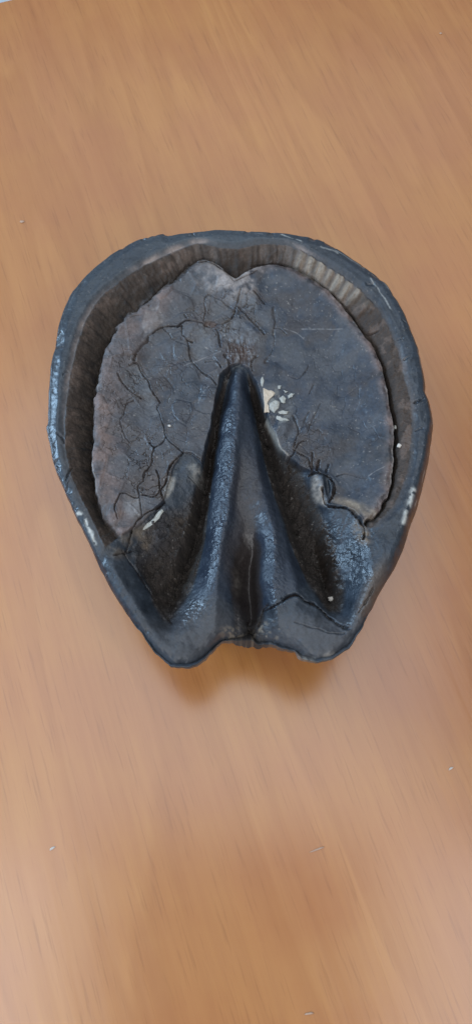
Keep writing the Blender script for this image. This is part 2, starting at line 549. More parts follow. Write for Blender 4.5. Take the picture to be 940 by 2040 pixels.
def splat(rows, acc, wt):
    ys = np.array([r[0] for r in rows], float)
    F = np.array([[(r[1][0][0] - 70, r[1][0][1])] + r[1] + [(r[1][-1][0] + 70, r[1][-1][1])] for r in rows], float)   # row, feature, (x, d)
    yf = np.arange(ys[0], ys[-1], 0.9)
    FX = np.array([np.interp(yf, ys, F[:, k, 0]) for k in range(F.shape[1])]).T
    FD = np.array([np.interp(yf, ys, F[:, k, 1]) for k in range(F.shape[1])]).T
    for k in range(F.shape[1] - 1):
        n = int(max(4, np.ceil((FX[:, k + 1] - FX[:, k]).max() / 0.9)))
        t = np.linspace(0, 1, n)
        px = FX[:, k, None] * (1 - t) + FX[:, k + 1, None] * t
        d = FD[:, k, None] * (1 - t) + FD[:, k + 1, None] * t
        q = at(px, np.broadcast_to(yf[:, None], px.shape), d)
        ix = np.clip(np.round((q[..., 0] - GX[0]) / 0.4).astype(int), 0, len(GX) - 1)
        iy = np.clip(np.round((q[..., 1] - GY[0]) / 0.4).astype(int), 0, len(GY) - 1)
        np.add.at(acc, (iy.ravel(), ix.ravel()), d.ravel())
        np.add.at(wt, (iy.ravel(), ix.ravel()), 1.0)


def blur(A, sig):
    r = int(3 * sig + 1)
    kk = np.exp(-0.5 * (np.arange(-r, r + 1) / sig) ** 2)
    kk /= kk.sum()
    A = np.apply_along_axis(lambda v: np.convolve(v, kk, 'same'), 0, A)
    return np.apply_along_axis(lambda v: np.convolve(v, kk, 'same'), 1, A)


acc, wt = np.zeros(GXX.shape), np.zeros(GXX.shape)
splat(ROWS_A, acc, wt)
splat(ROWS_B, acc, wt)
mean = np.where(wt > 0, acc / np.maximum(wt, 1e-9), 0)
has = (wt > 0).astype(float)
near = blur(mean * has, 1.5) / np.maximum(blur(has, 1.5), 1e-6)
far = blur(mean * has, 6) / np.maximum(blur(has, 6), 1e-9)
TPS = np.where(blur(has, 1.1) > 0.05, near, far)
TPS = np.clip(TPS + 0.8 * np.clip(TPS - 13, 0, 9), 0.2, 23)

# ------------------------------------------------------------------ plan grid of the hoof (polar)
CEN = at(470, 900, 4.5)
NA, NR = 1500, 400
S_OUT = smooth_poly(np.c_[P_OUT, OUTD], 6)
ang = np.unwrap(np.arctan2(S_OUT[:, 1] - CEN[1], S_OUT[:, 0] - CEN[0]))
rad = np.hypot(S_OUT[:, 0] - CEN[0], S_OUT[:, 1] - CEN[1])
if ang[-1] < ang[0]:
    ang, rad, od = ang[::-1], rad[::-1], S_OUT[::-1, 2]
else:
    od = S_OUT[:, 2]
order = np.argsort(ang)
ang, rad, od = ang[order], rad[order], od[order]
TH = np.linspace(0, 2 * math.pi, NA, endpoint=False) + ang[0]
R_TH = np.interp(TH, np.r_[ang, ang[0] + 2 * math.pi], np.r_[rad, rad[0]])
D_TH = np.interp(TH, np.r_[ang, ang[0] + 2 * math.pi], np.r_[od, od[0]])
cx_, sx_ = np.cos(TH), np.sin(TH)
R_TH += 0.16 * fbm(CEN[0] + R_TH * cx_, CEN[1] + R_TH * sx_, 5, 4, 5)
heel_y = at(480, 1240, 5)[1]
R_TH += 0.34 * fbm(CEN[0] + R_TH * cx_, CEN[1] + R_TH * sx_, 3.2, 4, 6) * ss(heel_y + 4, heel_y - 6, CEN[1] + R_TH * sx_)
sv = (np.arange(NR + 1) / NR)
sv = 0.004 + 0.996 * (sv * 0.985 + 0.015 * sv ** 3)
sv[-1] = 1.0
X = CEN[0] + sv[:, None] * (R_TH * cx_)[None]
Y = CEN[1] + sv[:, None] * (R_TH * sx_)[None]
P_EDGE = np.c_[CEN[0] + R_TH * cx_, CEN[1] + R_TH * sx_]
SD_O = sdf(P_EDGE[::3])
ED = np.clip(bil(SD_O, X, Y), 0, None)
ED[-1] = 0
DO = np.broadcast_to(D_TH[None], X.shape)

wob = 0.35 * fbm(X, Y, 4, 4, 2)
wob2 = 0.35 * fbm(X, Y, 4, 4, 21)
Xw, Yw = X + wob, Y + wob2
sdG = bil(SD_G, X + 0.5 * wob, Y + 0.5 * wob2)
sdS = bil(SD_S, Xw, Yw)
sdH = bil(SD_H, Xw, Yw)
sdF = bil(SD_F, X, Y)


def spot(px, py, rx, ry, deg=0, d=4, soft=0.5):
    """soft elliptical patch, radii in photo pixels"""
    c = at(px, py, d)
    a = math.radians(deg)
    dx, dy = X - c[0], Y - c[1]
    u = (dx * math.cos(a) + dy * math.sin(a)) / (rx * MM)
    v = (-dx * math.sin(a) + dy * math.cos(a)) / (ry * MM)
    return 1 - ss(1 - soft, 1 + soft, np.hypot(u, v))


def line_dist(pts, d, wobble=0.5):
    """distance in mm to a traced line, far away = 99"""
    P = smooth_poly(curve([p[:2] for p in pts], d), 3, closed=False)
    out = np.full(X.shape, 99.0)
    m = 4.0
    sel = (X > P[:, 0].min() - m) & (X < P[:, 0].max() + m) & (Y > P[:, 1].min() - m) & (Y < P[:, 1].max() + m)
    if sel.any():
        out[sel] = seg_dist(X[sel] + wobble * wob[sel], Y[sel] + wobble * wob2[sel], P, False)
    return out


# direction around the sole, for things that follow the groove
c0 = at(470, 800, 4)
PHI = np.arctan2(Y - c0[1], X - c0[0])


def around(tab):
    """interpolate a value given at photo points round the groove"""
    t = np.array(tab, float)
    q = at(t[:, 0], t[:, 1], 3)
    a = np.arctan2(q[:, 1] - c0[1], q[:, 0] - c0[0])
    o = np.argsort(a)
    a, v = a[o], t[o, 2]
    a = np.r_[a[-1] - 2 * math.pi, a, a[0] + 2 * math.pi]
    v = np.r_[v[-1], v, v[0]]
    return np.interp(PHI, a, v)


gdep = around([(165, 800, 7.4), (190, 650, 7.0), (270, 560, 4.2), (370, 510, 4), (440, 505, 4.4), (466, 510, 6.0), (490, 510, 4.6), (540, 505, 3.6), (620, 530, 3.4),
               (680, 575, 3.6), (740, 650, 4), (770, 700, 5.5), (790, 750, 7), (800, 850, 8), (795, 950, 7.5), (750, 1035, 4), (600, 1200, 2),
               (400, 1200, 2), (215, 1090, 2.5), (185, 1030, 5), (170, 950, 7.5)])
gexp = around([(165, 800, 1.5), (190, 650, 1.5), (270, 560, 1.3), (370, 510, 1.3), (466, 510, 1.0), (540, 505, 0.8), (680, 575, 0.8),
               (740, 650, 1.2), (790, 750, 5), (800, 850, 6), (795, 950, 5), (750, 1035, 2.5), (400, 1200, 1), (215, 1090, 1.2), (170, 950, 1.5)])
rollw = around([(100, 800, 0.9), (200, 530, 0.9), (330, 470, 1.0), (470, 462, 1.0), (600, 475, 1.2), (735, 548, 1.8), (810, 668, 2.6),
                (842, 802, 3.0), (854, 870, 4.2), (830, 1000, 4.0), (760, 1180, 2.8), (660, 1310, 2.6), (500, 1280, 2.4), (370, 1330, 2.8),
                (270, 1250, 2.2), (160, 1050, 1.0)])
bevel = around([(100, 800, 1.15), (130, 640, 1.0), (200, 530, 0.8), (330, 470, 0.7), (470, 462, 0.7), (600, 475, 0.8), (735, 548, 1.0), (842, 802, 1.0), (830, 1000, 1.2),
                (760, 1180, 1.6), (660, 1310, 1.0), (500, 1280, 0.8), (370, 1330, 1.0), (270, 1250, 1.2), (160, 1050, 1.1)])

n1 = fbm(X, Y, 9, 5, 1)
n2 = fbm(X, Y, 2.2, 4, 4)
n3 = fbm(X, Y, 0.8, 3, 8)

# wall crest
d_rim = 0.35 + 0.22 * n1 + 0.015 * n3 + 1.1 * ss(-3.0, 0.3, sdG) + 0.035 * n2
# groove between wall and sole
gt = np.clip(sdG / np.maximum(sdG - sdS, 0.2), 0, 1)
lam = fbm(PHI * 60 + 0.08 * sdG, sdG * 0.15, 1.0, 3, 14)          # fine radial lamellae
lamb = fbm(PHI * 22, sdG * 0.1, 1.0, 2, 17)
d_gro = 1.3 + 1.2 * gt + 1.05 * gdep * gt ** gexp + 0.30 * lam * ss(0, .25, gt) + 0.40 * n2 * ss(0.1, .5, gt) + 0.12 * n3
RIDGES = [(598, 520, 9, 20, 70), (618, 528, 9, 20, 66), (637, 540, 10, 21, 62), (656, 551, 7, 18, 58), (671, 565, 10, 18, 52),
          (688, 580, 8, 22, 50), (704, 595, 8, 22, 45), (722, 618, 9, 20, 40)]
ridge = np.zeros(X.shape)
for px, py, rx, ry, dg in RIDGES:
    ridge = np.maximum(ridge, spot(px, py, ry, rx, dg, 4, 0.6))
d_gro -= 0.85 * ridge
# sole: hollow towards the frog, in cracked plates on the left
LEFT = ss(2.5, -4, X)              # 1 on the left half
f1, f2, cid = worley(X + 0.8 * wob, Y + 0.8 * wob2, 7.5, 3)
plate = (cid - 0.5) * ss(0.0, 0.18, f2 - f1)
d_sol = 2.9 + 3.5 * ss(-1, 17, sdS) + 0.6 * fbm(X, Y, 9, 2, 1) + 0.03 * n2 + 0.03 * n3 + plate * (0.55 * LEFT + 0.15)
d_sol += (0.9 + 0.5 * n2) * ss(2.4, -0.3, sdS)
edgew = around([(165, 800, .85), (190, 650, 1.0), (225, 630, 2.0), (250, 600, 2.6), (300, 575, 3.4), (350, 540, 2.2), (400, 512, .6), (440, 510, .8), (468, 510, 1.4), (500, 510, .8), (560, 505, .45), (680, 575, .4), (735, 650, .8),
                (790, 750, .5), (800, 850, .4), (795, 950, .4), (750, 1035, .4), (185, 1030, .7)])
wS = ss(-1.0, 0.8, sdS / edgew + 0.5 * n2)
d_in = mix(d_gro, d_sol, wS)
d_all = mix(d_rim, d_in, ss(-0.6, 0.6, sdG + 0.12 * lam))
# frog, collateral grooves, bars, heels
big1, big2 = fbm(X, Y, 11, 3, 101), fbm(X, Y, 11, 3, 111)
tps = bil(TPS, X + 0.5 * wob + 0.55 * big1, Y + 0.5 * wob2 + 0.8 * big2)
pit1, pit2, _ = worley(X + wob, Y + wob2, 2.6, 1)
rough_zone = np.maximum(ss(9.0, 12.5, tps), ss(-0.3, 1.2, bil(SD_BAL, Xw, Yw)) * ss(6.5, 8.0, tps) * ss(at(340, 1000, 9)[1], at(340, 1045, 9)[1], Y + 3 * wob)) * ss(0.3, -0.8, sdF)
sparkle = np.clip(spot(445, 930, 34, 130, 0, 6) + spot(430, 1080, 26, 90, -8, 6) + spot(545, 1120, 18, 100, 0, 4)
                  + spot(690, 1090, 50, 80, 0, 7) + spot(715, 1180, 22, 60, -15, 4) + spot(375, 1210, 45, 26, 30, 6), 0, 1) * ss(0.6, 1.2, sdH)
peb1, peb2, pebc = worley(X, Y * 1.6, 0.85, 6)
d_h = (tps + rough_zone * (0.9 * n2 + 0.9 * (pit1 - 0.5) + 0.45 * fbm(X, Y, 4, 3, 61) + 0.2 * n3) + 0.10 * n2 + 0.04 * n3
       + 0.22 * fbm(X, Y * 0.6, 6, 3, 121) * ss(0.2, 1.2, sdH) + sparkle * (0.06 + 0.06 * n2) * (peb1 - 0.5) + sparkle * 0.07 * n3)
hw = 0.35 + 2.4 * ss(0.8, -0.8, sdG)
d_all = mix(d_all, d_h, ss(-1, 1, sdH / hw))

# right bar curl, left bar lumps
d_all -= 1.6 * spot(634, 962, 12, 26, 12, 7, 0.6) + 0.4 * spot(340, 972, 8, 26, -18, 8, 0.9)
d_all += 1.1 * spot(651, 972, 5, 20, 10, 7, 0.6)
d_all -= 1.1 * spot(560, 860, 14, 30, -24, 8, 0.6)

# ---- cracks: (points, width mm, depth mm, plan depth)
CR = [
    ([(335, 556), (320, 572), (306, 588), (292, 602), (285, 608)], 0.85, 1.5),
    ([(261, 636), (272, 632), (284, 632)], 0.35, 0.7),
    ([(364, 646), (342, 647), (325, 651), (310, 658), (297, 668)], 0.55, 1.1),
    ([(297, 668), (294, 678), (281, 690), (271, 703), (267, 714)], 0.95, 0.9),
    ([(257, 708), (272, 704)], 0.5, 0.7), ([(259, 726), (268, 720), (274, 721)], 0.5, 1.0),
    ([(274, 721), (282, 737), (296, 756), (299, 768), (307, 782), (318, 797)], 0.45, 0.9),
    ([(318, 797), (312, 808), (318, 822), (326, 846), (331, 866), (354, 889), (366, 899)], 0.4, 0.8),
    ([(236, 747), (244, 761), (261, 778), (280, 791)], 0.6, 1.0),
    ([(265, 796), (252, 804), (249, 825), (240, 842), (246, 863), (259, 878)], 0.45, 0.7),
    ([(331, 868), (320, 880), (306, 887), (298, 878)], 0.5, 0.9),
    ([(306, 887), (302, 900), (303, 917), (296, 931), (286, 940), (284, 955), (274, 964), (277, 983)], 0.5, 0.8),
    ([(240, 985), (252, 984), (274, 991), (278, 984), (288, 983), (306, 986), (317, 972), (316, 948), (311, 934)], 0.45, 1.0),
    ([(240, 985), (234, 1000), (231, 1017), (236, 1036)], 0.45, 1.0), ([(278, 990), (280, 1004), (284, 1024)], 0.45, 0.8),
    ([(366, 899), (348, 916), (337, 932), (329, 962), (319, 974), (325, 996), (308, 1011), (291, 1021), (278, 1032), (269, 1046), (262, 1060)], 0.6, 1.2),
    ([(364, 897), (383, 900), (396, 910), (407, 920)], 0.8, 1.0), ([(376, 944), (395, 961)], 0.45, 0.9),
    ([(344, 560), (361, 539), (380, 526), (397, 528), (412, 528), (429, 534), (446, 543), (461, 549)], 0.6, 1.3),
    ([(461, 558), (468, 564), (480, 558), (497, 551), (512, 542)], 0.4, 0.8),
    ([(500, 530), (530, 525), (565, 527), (600, 541), (635, 562), (672, 594), (697, 622), (710, 643), (725, 664), (751, 665)], 0.45, 1.3),
    ([(504, 581), (515, 590), (528, 603)], 0.5, 0.9),
    ([(353, 648), (368, 637), (383, 636), (404, 640)], 0.6, 1.2), ([(366, 624), (374, 632)], 0.5, 0.8),
    ([(408, 592), (408, 618), (405, 637)], 0.45, 0.7), ([(408, 592), (416, 584), (430, 590), (442, 594)], 0.4, 0.6),
    ([(431, 652), (436, 662), (437, 676), (440, 688)], 0.8, 0.9),
    ([(430, 640), (446, 640), (463, 630), (468, 616), (476, 594), (479, 578)], 0.5, 0.9),
    ([(442, 594), (453, 607), (468, 616)], 0.55, 0.8),
    ([(476, 608), (489, 622), (504, 637), (521, 652), (526, 660)], 0.6, 0.8),
    ([(363, 647), (364, 662), (373, 672), (376, 694), (383, 715), (403, 736), (420, 749), (431, 762)], 0.5, 0.8),
    ([(373, 673), (383, 677)], 0.8, 1.0), ([(325, 651), (338, 663), (342, 671), (354, 670)], 0.35, 0.6),
    ([(409, 715), (424, 715), (435, 718), (442, 728)], 0.5, 0.9),
    ([(546, 609), (548, 636), (547, 655), (546, 682), (539, 703), (528, 716)], 1.1, 0.5),
    ([(547, 648), (560, 650), (572, 660)], 0.6, 0.5),
    
    ([(448, 705), (458, 720), (456, 738)], 0.9, 0.8), ([(510, 705), (500, 718), (503, 734)], 0.8, 0.7),
    ([(616, 725), (610, 738)], 0.8, 0.35), ([(626, 764), (616, 780)], 0.9, 0.35), ([(610, 738), (595, 752), (570, 745)], 0.5, 0.4),
    ([(586, 824), (593, 843), (595, 860), (586, 885), (586, 897)], 0.7, 0.7), ([(616, 818), (604, 845), (596, 860)], 0.6, 0.35),
    ([(640, 800), (622, 840), (611, 862)], 0.7, 0.25),
    ([(588, 893), (600, 902), (612, 908), (620, 925), (624, 940)], 0.7, 1.0), ([(622, 898), (624, 930)], 0.8, 1.0), ([(637, 915), (633, 937)], 0.8, 1.1),
    ([(656, 924), (650, 938)], 0.8, 1.0), ([(571, 912), (585, 900)], 0.5, 0.9), ([(586, 897), (596, 880), (612, 872)], 0.5, 0.6),
    ([(620, 941), (635, 942), (652, 946), (665, 959), (667, 977), (657, 997)], 1.0, 1.7),
    ([(641, 972), (646, 993), (656, 1005), (673, 1009), (690, 1012), (705, 1027), (716, 1042), (724, 1058), (722, 1078)], 0.8, 1.8),
    ([(673, 946), (682, 941), (694, 940), (711, 946)], 0.35, 0.5), ([(711, 946), (728, 952)], 0.3, 0.4),
    ([(516, 1240), (524, 1212), (534, 1204)], 0.8, 1.5),
    ([(526, 1214), (545, 1208), (560, 1200), (578, 1190), (594, 1188), (612, 1200), (640, 1212), (660, 1232), (690, 1252)], 0.9, 2.0),
    ([(585, 1240), (620, 1252), (660, 1262), (686, 1262)], 0.5, 0.6), ([(738, 1180), (728, 1200), (712, 1222)], 0.7, 1.2),
    ([(496, 1225), (497, 1250), (497, 1285)], 2.0, 1.8),
    ([(232, 1112), (250, 1104), (262, 1096)], 0.6, 1.2), ([(246, 1100), (280, 1150), (318, 1205), (341, 1240)], 0.8, 0.8),
    ([(262, 1060), (258, 1080), (252, 1098)], 0.8, 1.0),
    ([(118, 872), (128, 880), (134, 890)], 0.7, 0.8), ([(136, 965), (142, 950), (148, 940)], 0.7, 0.9), ([(132, 760), (140, 752)], 0.7, 0.8),
    ([(385, 477), (391, 486)], 0.6, 0.9), ([(728, 582), (740, 580)], 1.4, 1.2), ([(800, 728), (812, 722)], 0.7, 1.0), ([(820, 812), (838, 806)], 0.9, 1.2),
    ([(822, 870), (836, 866)], 0.6, 0.6), ([(795, 650), (804, 655)], 0.6, 0.6), ([(786, 690), (796, 688)], 0.5, 0.6),
]
crack = np.zeros(X.shape)
halo = np.zeros(X.shape)
for pts, w, dep in CR:
    dd = line_dist(pts, 5.0 if pts[0][1] < 1090 else 6.0, 0.75)
    wv = w * 0.62 * (0.85 + 0.6 * n2 + 0.35 * n3)
    dep = dep * 0.8
    g = np.clip(0.85 + 0.3 * n2, 0.3, 1) * np.exp(-np.clip(dd / np.maximum(wv * 0.62, 0.12), 0, 6) ** 2)
    lip = np.exp(-((dd - 1.1 * w) / (0.5 * w)) ** 2)
    d_all += dep * g - 0.10 * dep * lip
    crack = np.maximum(crack, g * min(1, dep))
    halo = np.maximum(halo, min(1, dep) * np.exp(-(dd / (1.6 + 0.8 * n2)) ** 2))
# fine random crazing of the sole
cz1, cz2, _ = worley(X + 1.2 * wob, Y + 1.2 * wob2, 5.0, 9)
craze = np.exp(-((cz2 - cz1) / 0.035) ** 2) * ss(0.1, 0.5, fbm(X, Y, 12, 2, 33)) * ss(0.5, 2, sdS) * ss(0.2, -1, sdH)
d_all += 0.16 * craze
zone = np.clip(spot(450, 630, 95, 75, 0, 6, 0.6) + spot(310, 945, 50, 80, 10, 6, 0.6) + 0.8 * spot(240, 800, 45, 170, 0, 4, 0.6) + 0.7 * spot(600, 880, 60, 70, -20, 6, 0.6)
               + 0.5 * spot(360, 780, 80, 110, 0, 6, 0.6), 0, 1) * ss(0.6, 1.6, sdS) * ss(0.2, -0.6, sdH)
wx, wy = fbm(X, Y, 2.5, 3, 131), fbm(X, Y, 2.5, 3, 141)
k1, k2, kid = worley(X + 1.1 * wx, Y + 1.1 * wy, 3.6, 5)
k3, k4, _ = worley(X + 1.3 * wy, Y + 1.3 * wx, 6.2, 8)
gate = ss(-0.35, 0.25, fbm(X, Y, 6, 3, 151))
crackle = np.maximum(np.exp(-((k2 - k1) / 0.045) ** 2) * ss(-0.1, 0.5, fbm(X, Y, 4, 3, 155)), np.exp(-((k4 - k3) / 0.030) ** 2)) * gate * zone
d_all += 0.42 * crackle + 0.22 * (kid - 0.5) * zone
crack = np.maximum(crack, 0.85 * crackle)
halo = np.maximum(halo, 0.6 * np.exp(-((k4 - k3) / 0.16) ** 2) * gate * zone)
torn = spot(477, 700, 30, 34, 0, 7, 0.7)
fib = fbm((X - CEN[0] + 1.5) * 1.0, Y * 0.22, 0.8, 3, 63)
d_all += torn * (0.45 * fib + 0.35 * n2 + 0.3) * ss(0.2, -0.2, sdH)
# pit where a plate has broken out
pit = spot(419, 646, 14, 8, -4, 6.5, 0.25)
d_all += 0.8 * pit

# rounded outer edge, below a bevel
d_all = d_all + bevel * ss(4.4, 0.6, ED)
roll = np.clip(DO - bevel, 0.8, 30) * (1 - np.sqrt(np.clip(1 - (1 - np.clip(ED / rollw, 0, 1)) ** 2, 0, 1)))
d_all = d_all + roll
d_all[-1] = DO[-1] + 0.5
# worn nicks in the outer edge
nick = np.exp(-(ED / 2.0) ** 2) * ss(0.25, 0.8, fbm(X, Y, 3, 2, 41))
d_all += 0.7 * nick * ss(0.0, 0.5, ED)
d_all = np.minimum(d_all, 27)

# ------------------------------------------------------------------ colours of the horn (its own tones, plus shade painted into the grooves)
def C(r, g, b):
    return np.array([r, g, b], float)


def lay(col, c, m):
    return col + (c - col) * np.clip(m, 0, 1)[..., None]


sm1 = fbm(X, Y, 16, 4, 51)
sm2 = fbm(X, Y, 3.5, 4, 55)
sm3 = fbm(X, Y, 1.2, 3, 58)
HORN = C(0.024, 0.033, 0.046)
BROWN = C(0.034, 0.024, 0.018)
BLACK = C(0.020, 0.018, 0.018)
PINK = C(0.165, 0.128, 0.122)
PALE = C(0.29, 0.265, 0.26)
TAN = C(0.245, 0.205, 0.165)
col = np.zeros(X.shape + (3,)) + HORN
col *= (1 + 0.22 * sm2 + 0.12 * sm3)[..., None]
rgh = 0.42 + 0.06 * sm2
bmp = 0.10 + 0 * X
isS = ss(-0.8, 0.6, sdS / edgew + 0.5 * n2) * ss(0.2, -0.3, sdH)
# sole
col = lay(col, C(0.026, 0.036, 0.056), isS * (0.6 + 0.3 * sm1))
col = lay(col, C(0.066, 0.058, 0.060), isS * ss(3, -12, X) * (0.45 + 0.5 * sm1))
col = lay(col, C(0.042, 0.034, 0.032), isS * np.clip(spot(310, 950, 60, 70, 20, 6, 0.7) + 0.8 * spot(590, 900, 50, 60, -20, 6, 0.7), 0, 1) * (0.5 + 0.6 * sm2))
mot = fbm(X, Y, 10, 4, 161)
col = lay(col, C(0.060, 0.066, 0.078), isS * ss(-0.05, 0.7, mot) * 0.75)
col = lay(col, C(0.046, 0.040, 0.040), isS * ss(0.1, 0.8, -mot) * 0.6)
lightp = ss(0.15, 0.9, sm2 + 0.5 * sm3)
col = lay(col, C(0.050, 0.058, 0.074), isS * lightp * 0.45)
leftedge = ss(15, 4, sdS) * ss(-8, -22, X + 0.12 * (Y - 110)) * isS
col = lay(col, PINK, leftedge * (0.75 + 0.5 * sm2))
edge_r = ss(4.5, 0.3, sdS) * isS * ss(-10, 0, X)
col = lay(col, PINK * 0.95, edge_r * (0.7 + 0.7 * sm2))
stain = ss(2.6, 0.2, sdS + 1.2 * sm2) * isS
col = lay(col, C(0.056, 0.042, 0.036), stain * 0.8 * np.clip(spot(300, 590, 90, 110, -45, 4, 0.6) + spot(215, 1040, 40, 40, 0, 4, 0.6) + 0.35, 0, 1))
rimline = np.exp(-((sdS - 0.35 + 0.2 * sm2) / 0.38) ** 2) * ss(-0.5, 0.5, fbm(X, Y, 5, 3, 171)) * np.clip(spot(184, 860, 30, 190, 0, 4, 0.5) + spot(778, 850, 30, 150, 0, 4, 0.5) + spot(700, 615, 70, 30, -50, 4, 0.5) + 0.6 * spot(420, 520, 80, 16, 0, 4, 0.5), 0, 1)
col = lay(col, C(0.26, 0.245, 0.24), isS * rimline * 0.85)
topc = np.clip(spot(440, 555, 62, 34, -10, 4) + spot(470, 575, 40, 30, 0, 4) + 0.6 * spot(500, 545, 40, 18, 20, 4), 0, 1)
col = lay(col, PALE, topc * isS * (0.58 + 0.8 * sm2))
col = lay(col, C(0.075, 0.078, 0.088), isS * LEFT * ss(0.3, 0.9, cid) * 0.5)
cent = spot(450, 650, 110, 80, 0, 6, 0.6) * isS
col = lay(col, C(0.070, 0.070, 0.075), cent * (0.40 + 0.7 * sm2))
col = lay(col, C(0.070, 0.050, 0.045), isS * torn * np.clip(0.75 + 0.5 * fib, 0, 1))
col = lay(col, C(0.20, 0.19, 0.19), isS * spot(477, 702, 34, 34, 0, 7, 0.6) * ss(0.35, 0.8, -fib) * 0.6)
col = lay(col, C(0.075, 0.052, 0.046), pit)
col = lay(col, C(0.20, 0.165, 0.13), isS * np.clip(spot(705, 1015, 46, 18, -28, 4) + spot(732, 1030, 18, 12, 0, 4), 0, 1) * (0.6 + 0.6 * sm2))
col = lay(col, C(0.17, 0.17, 0.18), isS * np.clip(spot(265, 1005, 18, 24, 10, 4), 0, 1) * 0.8)
def patch(poly, d, soft=0.5):
    return ss(-soft, soft, bil(sdf(curve(poly, d)), Xw, Yw))


for poly, cc, m in (([(241, 745), (258, 730), (274, 724), (297, 758), (304, 790), (318, 822), (308, 830), (282, 791), (261, 778), (247, 766)], (0.098, 0.108, 0.122), 0.75),
                    ([(292, 622), (318, 612), (326, 640), (312, 655), (292, 664), (284, 650)], (0.18, 0.165, 0.165), 0.75),
                    ([(300, 668), (326, 655), (356, 672), (372, 680), (374, 700), (330, 730), (296, 748), (284, 722), (280, 700)], (0.052, 0.060, 0.074), 0.7),
                    ([(365, 642), (402, 642), (404, 662), (430, 668), (426, 700), (386, 712), (378, 676), (362, 662)], (0.090, 0.098, 0.112), 0.75),
                    ([(440, 640), (476, 632), (500, 650), (516, 668), (500, 690), (462, 680), (440, 668)], (0.105, 0.115, 0.132), 0.75),
                    ([(410, 592), (440, 596), (462, 614), (456, 634), (410, 634)], (0.075, 0.08, 0.092), 0.6),
                    ([(480, 586), (512, 592), (514, 618), (482, 616)], (0.095, 0.11, 0.13), 0.7),
                    ([(372, 560), (400, 540), (420, 556), (410, 590), (384, 588)], (0.07, 0.085, 0.105), 0.6),
                    ([(286, 960), (310, 940), (318, 965), (306, 983), (286, 980)], (0.07, 0.06, 0.062), 0.7)):
    col = lay(col, C(*cc), isS * patch(poly, 5.5) * m * (0.75 + 0.5 * sm3))
# groove lining
shelf = around([(165, 800, .75), (190, 650, .6), (270, 560, .75), (370, 510, 1.0), (466, 510, .5), (560, 505, .85), (680, 575, 1.0), (740, 650, .9), (790, 750, 1.0), (800, 850, 1.0), (795, 950, 1.0), (750, 1035, .7), (185, 1030, .6)])
isG = ss(-0.45, 0.45, sdG + 0.22 * lam) * ss(0.8, -0.6, sdS / edgew + 0.5 * n2) * ss(0.2, -0.3, sdH)
gdark = around([(165, 800, .42), (190, 650, .40), (270, 560, .5), (370, 510, .75), (466, 510, .5), (560, 505, .85), (680, 575, .9), (740, 650, .8), (790, 750, .74), (800, 850, .74), (795, 950, .74), (750, 1035, .6), (185, 1030, .45)])
gcol = BROWN * 0.72 * (1.0 + 0.32 * lam + 0.45 * sm2)[..., None]
warm = ss(0.0, 0.6, sm2 + 0.4 * sm3)
gcol = lay(gcol, C(0.092, 0.066, 0.054), shelf * (0.35 + 0.65 * warm) * (1 - ss(-0.14, 0.12, gt - gdark + 0.10 * sm2)))  # outer shelf painted lighter as if lit, inner groove darker as depth shade
col = lay(col, 0 * col + gcol, isG)
tanm = spot(650, 552, 98, 36, -38, 4, 0.5) * isG
col = lay(col, TAN, tanm * (0.25 + 0.75 * ridge) * (0.85 + 0.3 * lam))
col = lay(col, C(0.11, 0.09, 0.08), isG * np.clip(spot(400, 505, 90, 22, 14, 4) + spot(560, 505, 80, 18, -5, 4), 0, 1) * (0.4 + 0.5 * lam))
rgh = mix(rgh, 0.78, isG)
bmp = mix(bmp, 0.45, isG)
bmp = mix(bmp, 0.07, ss(0.2, -0.6, sdG) * ss(0.2, -0.3, sdH))
# wall crest: worn pinkish band on its inner lip
isR = ss(0.2, -0.2, sdG) * ss(0.2, -0.3, sdH)
col = lay(col, C(0.040, 0.053, 0.068), isR * (0.7 + 0.4 * sm1) * ss(30, 10, X + 0 * Y))
lipm = ss(-2.6, -0.3, sdG) * isR
worn = np.clip(spot(320, 505, 100, 20, 26, 1) + spot(390, 478, 40, 12, 10, 1) + spot(620, 498, 60, 12, -30, 1)
               + 0.7 * spot(180, 640, 80, 26, 62, 1) + 0.5 * spot(140, 760, 20, 90, 0, 1) + 0.35 * spot(810, 760, 16, 90, 8, 1), 0, 1)
col = lay(col, C(0.215, 0.175, 0.16), lipm * worn * (0.75 + 0.5 * sm2))
col = lay(col, C(0.045, 0.042, 0.044), lipm * (1 - worn) * 0.6)
scr = np.exp(-((ED - 1.9 + 0.25 * sm1) / 0.16) ** 2) * ss(0.0, 0.6, fbm(X, Y, 4, 3, 71))
col = lay(col, C(0.24, 0.26, 0.27), scr * isR * (ss(0, 25, X) * 0.8 + 0.15))
chips = np.clip(np.exp(-(line_dist([(155, 1022), (164, 1030), (170, 1042), (178, 1062), (188, 1082)], 1.5, 1.5) / 0.5) ** 2)
                + np.exp(-(line_dist([(823, 978), (818, 990), (813, 1008)], 1.5, 1.2) / 0.9) ** 2)
                + np.exp(-(line_dist([(806, 1022), (801, 1040)], 1.5, 1.2) / 0.8) ** 2)
                + 0.7 * np.exp(-(line_dist([(798, 1045), (788, 1060), (776, 1066)], 1.5, 1.2) / 0.3) ** 2)
                + 0.6 * np.exp(-(line_dist([(560, 468), (575, 474), (600, 482)], 1.0, 1.2) / 0.3) ** 2)
                + 0.5 * np.exp(-(line_dist([(640, 492), (665, 502), (675, 512)], 1.0, 1.2) / 0.35) ** 2)
                + 0.5 * np.exp(-(line_dist([(735, 555), (760, 590), (778, 622)], 1.0, 1.2) / 0.25) ** 2), 0, 1) * ss(-0.6, 0.1, sm2 + 0.5 * sm3)
col = lay(col, C(0.46, 0.48, 0.47), chips * 0.9)
col = lay(col, C(0.16, 0.165, 0.16), np.clip(spot(549, 802, 30, 34, 20, 6) + spot(560, 832, 22, 12, 0, 6), 0, 1) * ss(-0.3, 0.8, sm2 + 0.6 * sm3) * 0.7)
